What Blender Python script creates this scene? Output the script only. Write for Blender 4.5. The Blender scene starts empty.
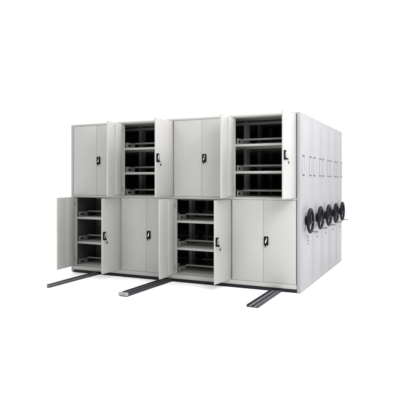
import bpy, bmesh, math, random
from mathutils import Vector, Matrix
random.seed(4)
S = bpy.context.scene
C = S.collection

# ------------------------------------------------------------------ camera
cd = bpy.data.cameras.new('camera'); cam = bpy.data.objects.new('camera', cd); C.objects.link(cam)
cam.location = (1.5924, -6.3560, 1.4106)
cam.rotation_euler = (math.radians(90), 0, 0.44082)
cd.sensor_width = 36; cd.lens = 36 * 509.786 / 400
cd.shift_y = -(200 - 181.82) / 400
cd.clip_end = 500
S.camera = cam

# ------------------------------------------------------------------ studio surround (white sweep behind, dim room in front)
w = bpy.data.worlds.new('World'); S.world = w; w.use_nodes = True
nt = w.node_tree; nt.nodes.clear()
out = nt.nodes.new('ShaderNodeOutputWorld'); bg = nt.nodes.new('ShaderNodeBackground')
tc = nt.nodes.new('ShaderNodeTexCoord'); sep = nt.nodes.new('ShaderNodeSeparateXYZ')
mr = nt.nodes.new('ShaderNodeMapRange')
dotn = nt.nodes.new('ShaderNodeVectorMath'); dotn.operation = 'DOT_PRODUCT'
dotn.inputs[1].default_value = (-0.40, 0.9165, 0)
nt.links.new(tc.outputs['Generated'], dotn.inputs[0])
nt.links.new(dotn.outputs['Value'], mr.inputs['Value'])
mr.inputs['From Min'].default_value = 0.05; mr.inputs['From Max'].default_value = 0.72
mr.inputs['To Min'].default_value = 0.08; mr.inputs['To Max'].default_value = 1.03
nt.links.new(mr.outputs['Result'], bg.inputs['Strength'])
bg.inputs['Color'].default_value = (1, 1, 1, 1)
nt.links.new(bg.outputs[0], out.inputs[0])

def area(name, loc, target, size, power, color=(1, 1, 1), size_y=None):
    l = bpy.data.lights.new(name, 'AREA'); l.shape = 'RECTANGLE'
    l.size = size; l.size_y = size_y or size; l.energy = power; l.color = color
    o = bpy.data.objects.new(name, l); C.objects.link(o); o.location = loc
    o.rotation_euler = (Vector(target) - Vector(loc)).to_track_quat('-Z', 'Y').to_euler()
    return o
area('overhead_floor_fill', (-1.0, -2.6, 7.5), (-1.0, -2.6, 0), 18, 2720, (1, 1, 1), 16)  # added fill light that burns the floor out to white
area('backdrop_floor_fill', (-16.0, 23.0, 9.0), (-16.0, 23.0, 0), 80, 12800, (1, 1, 1), 32)  # added fill light, whitens only the far floor behind the units
area('right_softbox', (3.6, 0.0, 4.8), (0, 1.3, 2.2), 1.6, 175, (0.92, 0.915, 1.0))
area('front_softbox', (2.5, -3.3, 3.3), (-0.7, 0, 2.2), 2.4, 190, (1.0, 0.995, 0.98))

vs = S.view_settings
vs.view_transform = 'Standard'; vs.look = 'None'; vs.exposure = 0; vs.gamma = 1
S.render.engine = 'CYCLES'

# ------------------------------------------------------------------ materials
def mat(name, col, rough=0.5, metal=0.0, var=0.0, vscale=3.0, bump=0.0, bscale=400.0, rvar=0.0, coat=0.0, spec=0.5):
    m = bpy.data.materials.new(name); m.use_nodes = True
    t = m.node_tree; b = t.nodes['Principled BSDF']
    b.inputs['Base Color'].default_value = (*col, 1); b.inputs['Roughness'].default_value = rough
    b.inputs['Metallic'].default_value = metal
    b.inputs['Specular IOR Level'].default_value = spec
    if coat: b.inputs['Coat Weight'].default_value = coat; b.inputs['Coat Roughness'].default_value = 0.15
    g = t.nodes.new('ShaderNodeTexCoord')
    if var:
        n = t.nodes.new('ShaderNodeTexNoise'); n.inputs['Scale'].default_value = vscale; n.inputs['Detail'].default_value = 5
        t.links.new(g.outputs['Object'], n.inputs['Vector'])
        r = t.nodes.new('ShaderNodeMapRange'); r.inputs['From Min'].default_value = .3; r.inputs['From Max'].default_value = .7
        r.inputs['To Min'].default_value = 1 - var; r.inputs['To Max'].default_value = 1 + var
        t.links.new(n.outputs['Fac'], r.inputs['Value'])
        mx = t.nodes.new('ShaderNodeVectorMath'); mx.operation = 'SCALE'; mx.inputs[0].default_value = col
        t.links.new(r.outputs[0], mx.inputs['Scale']); t.links.new(mx.outputs[0], b.inputs['Base Color'])
        if rvar:
            r2 = t.nodes.new('ShaderNodeMapRange'); r2.inputs['From Min'].default_value = .3; r2.inputs['From Max'].default_value = .7
            r2.inputs['To Min'].default_value = rough - rvar; r2.inputs['To Max'].default_value = rough + rvar
            t.links.new(n.outputs['Fac'], r2.inputs['Value']); t.links.new(r2.outputs[0], b.inputs['Roughness'])
    if bump:
        n2 = t.nodes.new('ShaderNodeTexNoise'); n2.inputs['Scale'].default_value = bscale; n2.inputs['Detail'].default_value = 2
        n3 = t.nodes.new('ShaderNodeTexNoise'); n3.inputs['Scale'].default_value = 2.2; n3.inputs['Detail'].default_value = 1
        ad = t.nodes.new('ShaderNodeMath'); ad.operation = 'MULTIPLY_ADD'; ad.inputs[1].default_value = 14.0
        t.links.new(g.outputs['Object'], n2.inputs['Vector']); t.links.new(g.outputs['Object'], n3.inputs['Vector'])
        t.links.new(n3.outputs['Fac'], ad.inputs[0]); t.links.new(n2.outputs['Fac'], ad.inputs[2])
        bp = t.nodes.new('ShaderNodeBump'); bp.inputs['Strength'].default_value = bump; bp.inputs['Distance'].default_value = 0.0013
        t.links.new(ad.outputs[0], bp.inputs['Height']); t.links.new(bp.outputs[0], b.inputs['Normal'])
    return m
M = dict(
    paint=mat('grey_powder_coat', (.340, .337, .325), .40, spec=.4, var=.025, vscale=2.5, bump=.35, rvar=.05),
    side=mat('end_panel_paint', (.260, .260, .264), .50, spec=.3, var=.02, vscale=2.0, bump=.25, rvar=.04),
    inner=mat('shelf_paint', (.33, .33, .32), .5, var=.03, bump=.3),
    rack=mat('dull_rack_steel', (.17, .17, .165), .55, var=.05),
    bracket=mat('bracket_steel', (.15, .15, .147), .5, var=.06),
    bar=mat('stop_bar_steel', (.22, .22, .215), .45, var=.05),
    wall_shade=mat('painted_wall_shade', (.035, .036, .034), .6, var=.1),  # near-black tone stands in for shade on the inner end wall
    black=mat('black_plastic', (.005, .005, .008), .5, var=.1, vscale=20, spec=.10),
    base=mat('black_base_paint', (.007, .007, .010), .5, var=.2, vscale=12, spec=.2),
    rubber=mat('dark_rubber', (.03, .03, .03), .8, var=.1),
    chrome=mat('chrome_lever', (.72, .72, .72), .2, metal=1, var=.03),
    grey=mat('grey_metal', (.22, .22, .23), .35, metal=.7, var=.05),
    frame=mat('grey_plastic_frame', (.16, .16, .175), .5, var=.05),
    cap=mat('dark_frame_cap', (.045, .045, .05), .5, var=.05),
    rail=mat('dark_rail_steel', (.020, .020, .025), .45, var=.3, vscale=14, spec=.3),
    web=mat('rail_web_steel', (.085, .085, .09), .5, metal=.1, var=.25, vscale=14),
    strip=mat('worn_rail_steel', (.27, .265, .29), .38, metal=.8, var=.25, vscale=18, rvar=.08),
    card=mat('paper_label', (.33, .33, .35), .55, var=.04, vscale=9),
    floor=mat('white_studio_floor', (.90, .90, .90), .75, var=.01, vscale=1.5),
)

# ------------------------------------------------------------------ mesh helpers
class MB:
    def __init__(s): s.bm = bmesh.new()
    def box(s, x0, x1, y0, y1, z0, z1, bev=0.0, seg=2, m=0):
        b = bmesh.new(); bmesh.ops.create_cube(b, size=1)
        for v in b.verts:
            v.co = Vector((x0 + (v.co.x + .5) * (x1 - x0), y0 + (v.co.y + .5) * (y1 - y0), z0 + (v.co.z + .5) * (z1 - z0)))
        if bev: bmesh.ops.bevel(b, geom=b.edges[:] + b.verts[:], offset=bev, segments=seg, affect='EDGES', profile=.5)
        s.add(b, m); return s
    def add(s, b, m=0):
        for f in b.faces: f.material_index = m; f.smooth = True
        me = bpy.data.meshes.new('t'); b.to_mesh(me); b.free(); s.bm.from_mesh(me); bpy.data.meshes.remove(me)
    def cyl(s, p, q, r, r2=None, seg=24, m=0):
        p, q = Vector(p), Vector(q); b = bmesh.new()
        bmesh.ops.create_cone(b, cap_ends=True, segments=seg, radius1=r, radius2=r if r2 is None else r2, depth=(q - p).length)
        R = (q - p).to_track_quat('Z', 'Y').to_matrix().to_4x4()
        bmesh.ops.transform(b, matrix=Matrix.Translation((p + q) / 2) @ R, verts=b.verts)
        s.add(b, m); return s
    def torus(s, c, R, r, n=56, k=12, grip=0.0, a0=0.0, a1=2 * math.pi, m=0, sx=1.0):      # ring in the YZ plane
        b = bmesh.new(); rings = []
        full = abs(a1 - a0 - 2 * math.pi) < 1e-6
        for i in range(n if full else n + 1):
            a = a0 + (a1 - a0) * i / n
            rr = r * (1 + grip * (abs(math.sin(a * 12)) - .5))
            rings.append([b.verts.new((c[0] + sx * rr * math.sin(t), c[1] + (R + rr * math.cos(t)) * math.cos(a), c[2] + (R + rr * math.cos(t)) * math.sin(a)))
                          for t in (2 * math.pi * j / k for j in range(k))])
        L = len(rings)
        for i in range(L if full else L - 1):
            A, B_ = rings[i], rings[(i + 1) % L]
            for j in range(k): b.faces.new((A[j], A[(j + 1) % k], B_[(j + 1) % k], B_[j]))
        bmesh.ops.recalc_face_normals(b, faces=b.faces)
        s.add(b, m); return s
    def prism(s, pts, y0, y1, bev=0, m=0):       # outline in XZ
        b = bmesh.new()
        A = [b.verts.new((x, y0, z)) for x, z in pts]; f = b.faces.new(A)
        r = bmesh.ops.extrude_face_region(b, geom=[f])
        bmesh.ops.translate(b, vec=(0, y1 - y0, 0), verts=[e for e in r['geom'] if isinstance(e, bmesh.types.BMVert)])
        bmesh.ops.recalc_face_normals(b, faces=b.faces)
        if bev: bmesh.ops.bevel(b, geom=b.edges[:], offset=bev, segments=2, affect='EDGES', profile=.5)
        s.add(b, m); return s
    def build(s, name, mats, parent=None, loc=None, rotz=0.0, label=None):
        me = bpy.data.meshes.new(name); s.bm.to_mesh(me); s.bm.free()
        for mm in (mats if isinstance(mats, (list, tuple)) else [mats]): me.materials.append(mm)
        try: me.set_sharp_from_angle(angle=math.radians(40))
        except Exception: pass
        o = bpy.data.objects.new(name, me); C.objects.link(o)
        if parent: o.parent = parent
        if loc: o.location = loc
        o.rotation_euler = (0, 0, rotz)
        if label: o['label'] = label
        return o
def thing(name, label, cat, loc=(0, 0, 0), group=None):
    o = bpy.data.objects.new(name, None); C.objects.link(o); o.location = loc
    o.empty_display_size = .2
    o['label'] = label; o['category'] = cat
    if group: o['group'] = group
    return o
def copy_tree(o, parent=None):
    c = o.copy(); C.objects.link(c); c.parent = parent
    for ch in list(o.children): copy_tree(ch, c)
    return c

# ------------------------------------------------------------------ floor
fl = MB(); fl.box(-30, 30, -20, 34, -.05, 0)
flo = fl.build('floor', M['floor']); flo['kind'] = 'structure'

# ------------------------------------------------------------------ dimensions
W, H = 3.638, 2.30
TR, TL = .055, .045                 # end panel thickness, right and left
bay = (W - TR - TL) / 4
B = [-TR - bay * i for i in range(5)]      # bay borders from the right
PITCH = .586; DEP = .577
Z0 = .045                           # underside of the bodies
SH = [.118, .478, .862, 1.212, 1.553, 1.915]   # top surfaces near the front lips
SB = .040                            # stile width each side of a border

def end_panel(parent, right, first, y0, y1, n_lab=2):
    x0, x1 = (-TR, 0) if right else (-W, -W + TL)
    m = MB()
    m.box(x0, x1, y0, y1, .004 if first or True else Z0, H, bev=.014, seg=4)
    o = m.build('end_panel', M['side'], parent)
    if right:
        # shallow pressed field
        f = MB()
        f.box(-.004, .0035, y0 + .045, y1 - .045, .10, 2.215, bev=.003, seg=2)
        f.build('raised_field', M['side'], o)
        for yc in (y0 + .118, y0 + .118 + .385):
            g = MB(); a, b = 1.500, 1.742; hw = .038
            g.box(.0035, .0075, yc - hw, yc - hw + .006, a, b, bev=.002, m=0)
            g.box(.0035, .0075, yc + hw - .006, yc + hw, a, b, bev=.002, m=0)
            g.box(.0035, .012, yc - hw - .003, yc + hw + .003, b - .004, b + .010, bev=.003, m=1)
            g.box(.0035, .012, yc - hw - .003, yc + hw + .003, a - .010, a + .004, bev=.003, m=1)
            fr = g.build('label_frame', [M['frame'], M['cap']], o)
            c = MB(); c.box(.0035, .0055, yc - hw + .009, yc + hw - .009, a + .005, b - .005); c.build('label_card', M['card'], fr)
    return o

def handwheel(parent, yc, zc=.905):
    X = .066
    rim = MB(); rim.torus((X, yc, zc), .145, .0205, n=72, grip=.10, sx=.85)
    r = rim.build('handwheel', M['black'], parent)
    h = MB(); h.cyl((.0035, yc, zc), (.020, yc, zc), .062, .058, 32); h.cyl((.0195, yc, zc), (X + .004, yc, zc), .040, .034, 28)
    h.cyl((X + .003, yc, zc), (X + .014, yc, zc), .030, .022, 28)
    h.build('hub', M['black'], r)
    for a in (100, 220, 340):
        a = math.radians(a); sp = MB()
        d = Vector((0, math.cos(a), math.sin(a)))
        p = Vector((X - .004, yc, zc)) + d * .030; q = Vector((X, yc, zc)) + d * .132
        sp.cyl(p, q, .0180, .0125, 14)
        sp.build('spoke', M['black'], r)
    k = MB(); d = Vector((0, .02, -.143)); c = Vector((X, yc, zc)) + d
    k.cyl(c, c + Vector((.045, 0, 0)), .006, .006, 12); k.cyl(c + Vector((.044, 0, 0)), c + Vector((.090, 0, 0)), .0055, .0065, 16)
    k.build('crank_handle', M['cap'], r)
    return r

def lock(parent, yc, zc=.632, wide=False):
    l = MB(); l.cyl((.003, yc, zc), (.012, yc, zc), .013, .012, 20, m=0)
    l.box(.0115, .0135, yc - .0025, yc + .0025, zc - .007, zc + .007, m=1)
    if wide:
        l.cyl((.003, yc, zc + .045), (.009, yc, zc + .045), .010, .009, 18, m=1)
        l.cyl((.003, yc, zc - .043), (.009, yc, zc - .043), .010, .009, 18, m=1)
        l.box(.003, .006, yc - .022, yc + .022, zc - .067, zc + .067, bev=.001, m=2)
    return l.build('brake_lock', [M['grey'], M['rubber'], M['side']], parent)

def shelf_set(parent, xl, xr, zt, depth0=.035, depth1=.565, material=None):
    """tray with lips, back-stop bar and slotted side brackets; zt = top surface"""
    mm = material or M['inner']
    s = MB(); s.box(xl + .004, xr - .004, depth0, depth1, zt - .004, zt)
    s.box(xl + .004, xr - .004, depth0 - .004, depth0, zt - .032, zt + .001, bev=.0015)
    s.box(xl + .004, xr - .004, depth1, depth1 + .003, zt - .030, zt)
    o = s.build('shelf', mm, parent)
    for sx in (xl + .052, xr - .064):
        b = MB(); y0, y1 = depth0 + .01, .29; h = .082; z = zt + .0005
        b.box(sx, sx + .012, y0, y1, z, z + .024)
        b.box(sx, sx + .012, y0, y1, z + .052, z + h)
        b.box(sx, sx + .012, y0, y0 + .035, z + .0235, z + .0525)
        b.box(sx, sx + .012, y0 + .125, y1, z + .0235, z + .0525)
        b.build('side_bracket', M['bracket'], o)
    t = MB(); t.box(xl + .052, xr - .052, .2905, .303, zt + .066, zt + .092, bev=.002)
    t.build('stop_bar', M['bar'], o)
    return o

def base_frame(parent, y0, y1):
    b = MB()
    b.box(-W + TL + .003, -TR - .003, y0, y0 + .03, .008, Z0 - .002, bev=.002)
    b.box(-W + TL + .003, -TR - .003, y1 - .03, y1, .008, Z0 - .002, bev=.002)
    for x in (-3.22, -1.95, -.34):
        b.box(x - .13, x - .10, y0 + .03, y1 - .03, .034, Z0 - .004)
        b.box(x + .10, x + .13, y0 + .03, y1 - .03, .034, Z0 - .004)
    return b.build('base_frame', M['base'], parent)

# ------------------------------------------------------------------ front unit
GRP = 'mobile shelving units standing one behind the other on floor rails'
u1 = thing('mobile_shelving_unit', 'frontmost grey steel shelving unit with two tiers of doors, some open, black handwheel', 'storage unit', (0, 0, 0), GRP)
ep = end_panel(u1, True, True, 0, .612)
end_panel(u1, False, True, 0, .612)
handwheel(u1, .248)
lock(u1, .375, wide=True)
base_frame(u1, .004, .60)
pl = MB()
pl.box(-W + TL + .001, -TR - .001, .003, .022, Z0, .1025, bev=.002)
pl.box(-W + TL + .001, -TR - .001, .0225, .58, Z0 + .001, .07)
pl.build('plinth', M['paint'], u1)
tb = MB(); tb.box(-W + TL + .001, -TR - .001, .001, .022, 2.272, H - .001, bev=.002)
tb.box(-W + TL + .001, -TR - .001, .0225, .600, 2.285, H - .002)
tb.build('top_panel', M['paint'], u1)
md = MB(); md.box(-W + TL + .001, -TR - .001, -.002, .022, 1.178, 1.2005, bev=.002)
md.build('tier_ledge', M['paint'], u1)
for t in range(2):
    za, zb = ((.103, 1.1775), (1.201, 2.2715))[t]
    for k in range(4):
        xr, xl = B[k], B[k + 1]
        c = MB(); e = .0006
        c.box(xl + .009, xl + SB, .0235, .052, za, zb); c.box(xr - SB, xr - .009, .0235, .052, za, zb)        # front stiles
        c.box(xl + SB + e, xr - SB - e, .0245, .050, zb - .010, zb - .001)                                    # header
        rp = MB(); rp.box(xl + e, xl + .026, .545, .585, za, zb); rp.box(xr - .026, xr - e, .545, .585, za, zb)
        rp.box(xl + .0265, xr - .0265, .550, .580, zb - .05, zb - .01)
        if t == 0: c.box(xl + .001, xr - .001, .0525, .5445, zb - .004, zb - .001)
        cab = c.build('cabinet_frame', M['inner'], u1)
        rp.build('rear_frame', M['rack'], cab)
        if k == 3:
            q = MB(); q.box(xl + .0275, xl + .0295, .0525, .544, za, zb); q.build('wall_shade_sheet', M['wall_shade'], cab)  # added dark sheet, shade of the leftmost bay wall put into its colour
        for z in SH[t * 3:t * 3 + 3]:
            shelf_set(cab, xl, xr, z, .055, .54)

# doors ------------------------------------------------------------
dw = bay / 2 - .0078; TH = .020
def make_door(sgn, z0, z1):
    """sgn +1: hinged on its left, reaches to +x. -1: mirrored, carries the lever handle"""
    def X(a, b): return (a, b) if sgn > 0 else (-b, -a)
    d = MB(); a, b = X(0, dw)
    d.box(a, b, 0, TH, z0, z1, bev=.0035, seg=3)
    o = d.build('door', M['paint'], None)
    s = MB(); a, b = X(.045, dw * .52)
    s.box(a, b, TH - .001, TH + .020, z0 + .02, z1 - .02, bev=.004)
    s.build('stiffener', M['paint'], o)
    for zz in (z0 + .10, z1 - .10):
        h = MB(); a, b = X(.001, .001); h.cyl((a + sgn * .004, TH + .004, zz - .03), (a + sgn * .004, TH + .004, zz + .03), .0055, seg=12)
        h.build('hinge', M['grey'], o)
    if sgn < 0:
        cx = -(dw - .041); cz = z0 + (1.735 - 1.204) if z0 > 1 else .643
        p = MB()
        w2, h2 = .029, .057
        p.box(cx - w2, cx + w2, -.010, .001, cz - h2, cz + h2, bev=.005, seg=3)
        p.box(cx - w2 + .001, cx - w2 + .009, -.0150, -.0085, cz - h2 + .004, cz + h2 - .004, bev=.002)
        p.box(cx + w2 - .009, cx + w2 - .001, -.0150, -.0085, cz - h2 + .004, cz + h2 - .004, bev=.002)
        hd = p.build('handle', M['black'], o)
        # slanted chrome lever
        l = MB(); bb = bmesh.new(); bmesh.ops.create_uvsphere(bb, u_segments=20, v_segments=12, radius=1)
        bmesh.ops.transform(bb, matrix=Matrix.Translation((cx + .001, -.0165, cz + .004)) @ Matrix.Rotation(math.radians(14), 4, 'Y') @ Matrix.Diagonal((.0105, .006, .038, 1)), verts=bb.verts)
        l.add(bb); l.build('lever', M['chrome'], hd)
        return o, hd, cx, cz
    return o, None, 0, 0
protos = {}
def key(hd, cx, cz, swing):
    k = MB(); a = Vector((cx - .004, -.013, cz - .050))
    k.cyl((a.x, -.009, a.z), (a.x, -.026, a.z), .0075, seg=14, m=0)
    k.box(a.x - .002, a.x + .002, -.050, -.025, a.z - .008, a.z + .008, bev=.001, m=0)
    if swing:
        k.torus((0, 0, 0), .012, .0015, n=20, k=6, m=0)
        for v in list(k.bm.verts)[-120:]: v.co += Vector((a.x, -.043, a.z - .018))
        b0 = Vector((a.x + .006, -.047, a.z - .028))
        k.box(b0.x - .003, b0.x + .022, b0.y - .0025, b0.y + .0025, b0.z - .030, b0.z - .004, bev=.001, m=0)
    else:
        k.box(a.x - .006, a.x + .006, -.030, -.022, a.z - .030, a.z - .005, bev=.002, m=0)
    k.build('key', M['black'], hd)
ANG = {(1, 0): (88.5, 84.5), (1, 2): (84.0, 86.5), (0, 3): (85.5, 88.5), (0, 1): (89.5, 84.0)}
ZR = ((.105, 1.1745), (1.204, 2.2685))
for t in range(2):
    for k in range(4):
        aL, aR = ANG.get((t, k), (0, 0)); op = aL > 0
        o, *_ = make_door(1, *ZR[t]); o.parent = u1; o.location = (B[k + 1] + .0068, 0.0005, 0); o.rotation_euler = (0, 0, -math.radians(aL))
        if op: o['label'] = 'swung-open grey door showing its stiffened inner face'
        o, hd, cx, cz = make_door(-1, *ZR[t]); o.parent = u1; o.location = (B[k] - .0068, 0.0005, 0); o.rotation_euler = (0, 0, math.radians(aR))
        if op: o['label'] = 'swung-open grey door with black lever handle'
        key(hd, cx, cz, op)

# ------------------------------------------------------------------ units behind
def rear_unit():
    u = thing('mobile_shelving_unit', '', 'storage unit', (0, 0, 0), GRP)
    end_panel(u, True, False, 0, DEP); end_panel(u, False, False, 0, DEP)
    handwheel(u, .25); lock(u, .31)
    base_frame(u, .004, DEP - .004)
    t = MB(); t.box(-W + TL + .001, -TR - .001, .002, DEP - .002, H - .02, H - .002); t.build('top_panel', M['rack'], u)
    f = MB(); f.box(-W + TL + .001, -TR - .001, .012, DEP - .012, Z0, .075); f.build('plinth', M['rack'], u)
    sl = MB(); sl.box(-.035, -.012, DEP - .001, DEP + .0085, .02, H - .01); sl.box(-W + .012, -W + .035, DEP - .001, DEP + .0085, .02, H - .01)  # added strips that stop light leaking through the gaps between units
    sl.box(-W + .036, -.036, DEP - .001, DEP + .0085, H - .018, H - .005); sl.build('light_leak_strip', M['rubber'], u)
    for i in range(5):
        x = min(max(B[i], -W + TL + .027), -TR - .027)
        for y in (.01, DEP - .05):
            p = MB(); p.box(x - .025, x + .025, y, y + .04, .0755, H - .0205); p.build('post', M['rack'], u)
    for k in range(4):
        xr, xl = B[k] - .028, B[k + 1] + .028
        for z in SH:
            s = MB(); s.box(xl, xr, .055, DEP - .055, z - .004, z); s.box(xl, xr, .050, .0545, z - .03, z + .001); s.box(xl, xr, DEP - .0545, DEP - .050, z - .03, z + .001)
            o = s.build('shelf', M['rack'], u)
            b = MB(); b.box(xl, xr, .284, .296, z + .066, z + .090); b.build('stop_bar', M['rack'], o)
    return u
ORD = ['second storage unit back, its end panel and handwheel right behind the frontmost unit with doors',
       'middle unit of the row of five, third handwheel from the front',
       'fourth storage unit from the front, next to last end panel with black handwheel',
       'rearmost storage unit at the far end of the row, crank handle against the white background']
u2 = rear_unit(); units = [u2] + [copy_tree(u2) for _ in range(3)]
for i, u in enumerate(units):
    u.location = (0, .6175 + PITCH * i, 0); u['label'] = ORD[i]
# added strips against light leaks; unseen rear sheet added to block light
s = MB(); s.box(-.035, -.012, .611, .617, .02, H - .01); s.box(-W + .012, -W + .033, .611, .617, .02, H - .01)
s.box(-W + .036, -.036, .6005, .617, H - .018, H - .005); s.build('light_leak_strip', M['rubber'], u1)
bp = MB(); bp.box(-W + TL, -TR, DEP - .004, DEP + .010, Z0, H - .01); bp.build('back_light_block', M['side'], units[-1])

# ------------------------------------------------------------------ floor rails
RG = 'floor rails under the shelving units'
def rail(xc, y0, label, hw=.060, h=.043, rot=0.0):
    r = thing('floor_rail', label, 'floor rail', (xc, 0, 0), RG)
    r.rotation_euler = (0, 0, rot)
    L = 3.45
    m = MB(); m.box(-hw, hw, y0, L, .0005, .009, bev=.001)
    e = .010
    m.box(-hw, -hw + e, y0, L, .0095, h - .010, bev=.001); m.box(hw - e, hw, y0, L, .0095, h - .010, bev=.001)
    m.box(-hw - .003, -hw + e + .003, y0, L, h - .0098, h, bev=.002); m.box(hw - e - .003, hw + .003, y0, L, h - .0098, h, bev=.002)
    m.box(-.010, .010, y0, L, .0095, h - .006, bev=.002)
    m.build('channel', M['rail'], r)
    for a, b in ((-hw + e + .011, -.018), (.018, hw - e - .011)):
        s = MB(); s.box(a, b, y0 + .002, L, .0093, h - .012, bev=.003); s.build('running_strip', M['strip'], r)
    return r
r = thing('floor_rail', 'narrow single dark floor rail sticking out farthest left past the open lower doors', 'floor rail', (-3.137, 0, 0), RG)
m = MB(); m.box(-.024, .024, -1.08, 3.45, .0005, .009, bev=.001); m.box(-.022, .022, -1.08, 3.45, .035, .046, bev=.002)
m.build('channel', M['rail'], r)
m = MB(); m.box(-.016, .016, -1.078, 3.45, .0093, .0347); m.build('web', M['web'], r)
r = rail(-1.912, -1.08, 'middle floor rail, grooved, with a pale block capping its end', rot=math.radians(-1.6))
e = MB(); e.box(-.064, -.003, -1.094, -1.060, .010, .047, bev=.003); e.box(.003, .064, -1.094, -1.060, .010, .047, bev=.003)
e.build('end_cap', M['side'], r)
r = rail(-.318, -.93, 'right floor rail, short double track sticking out below the closed doors', hw=.068, h=.028)
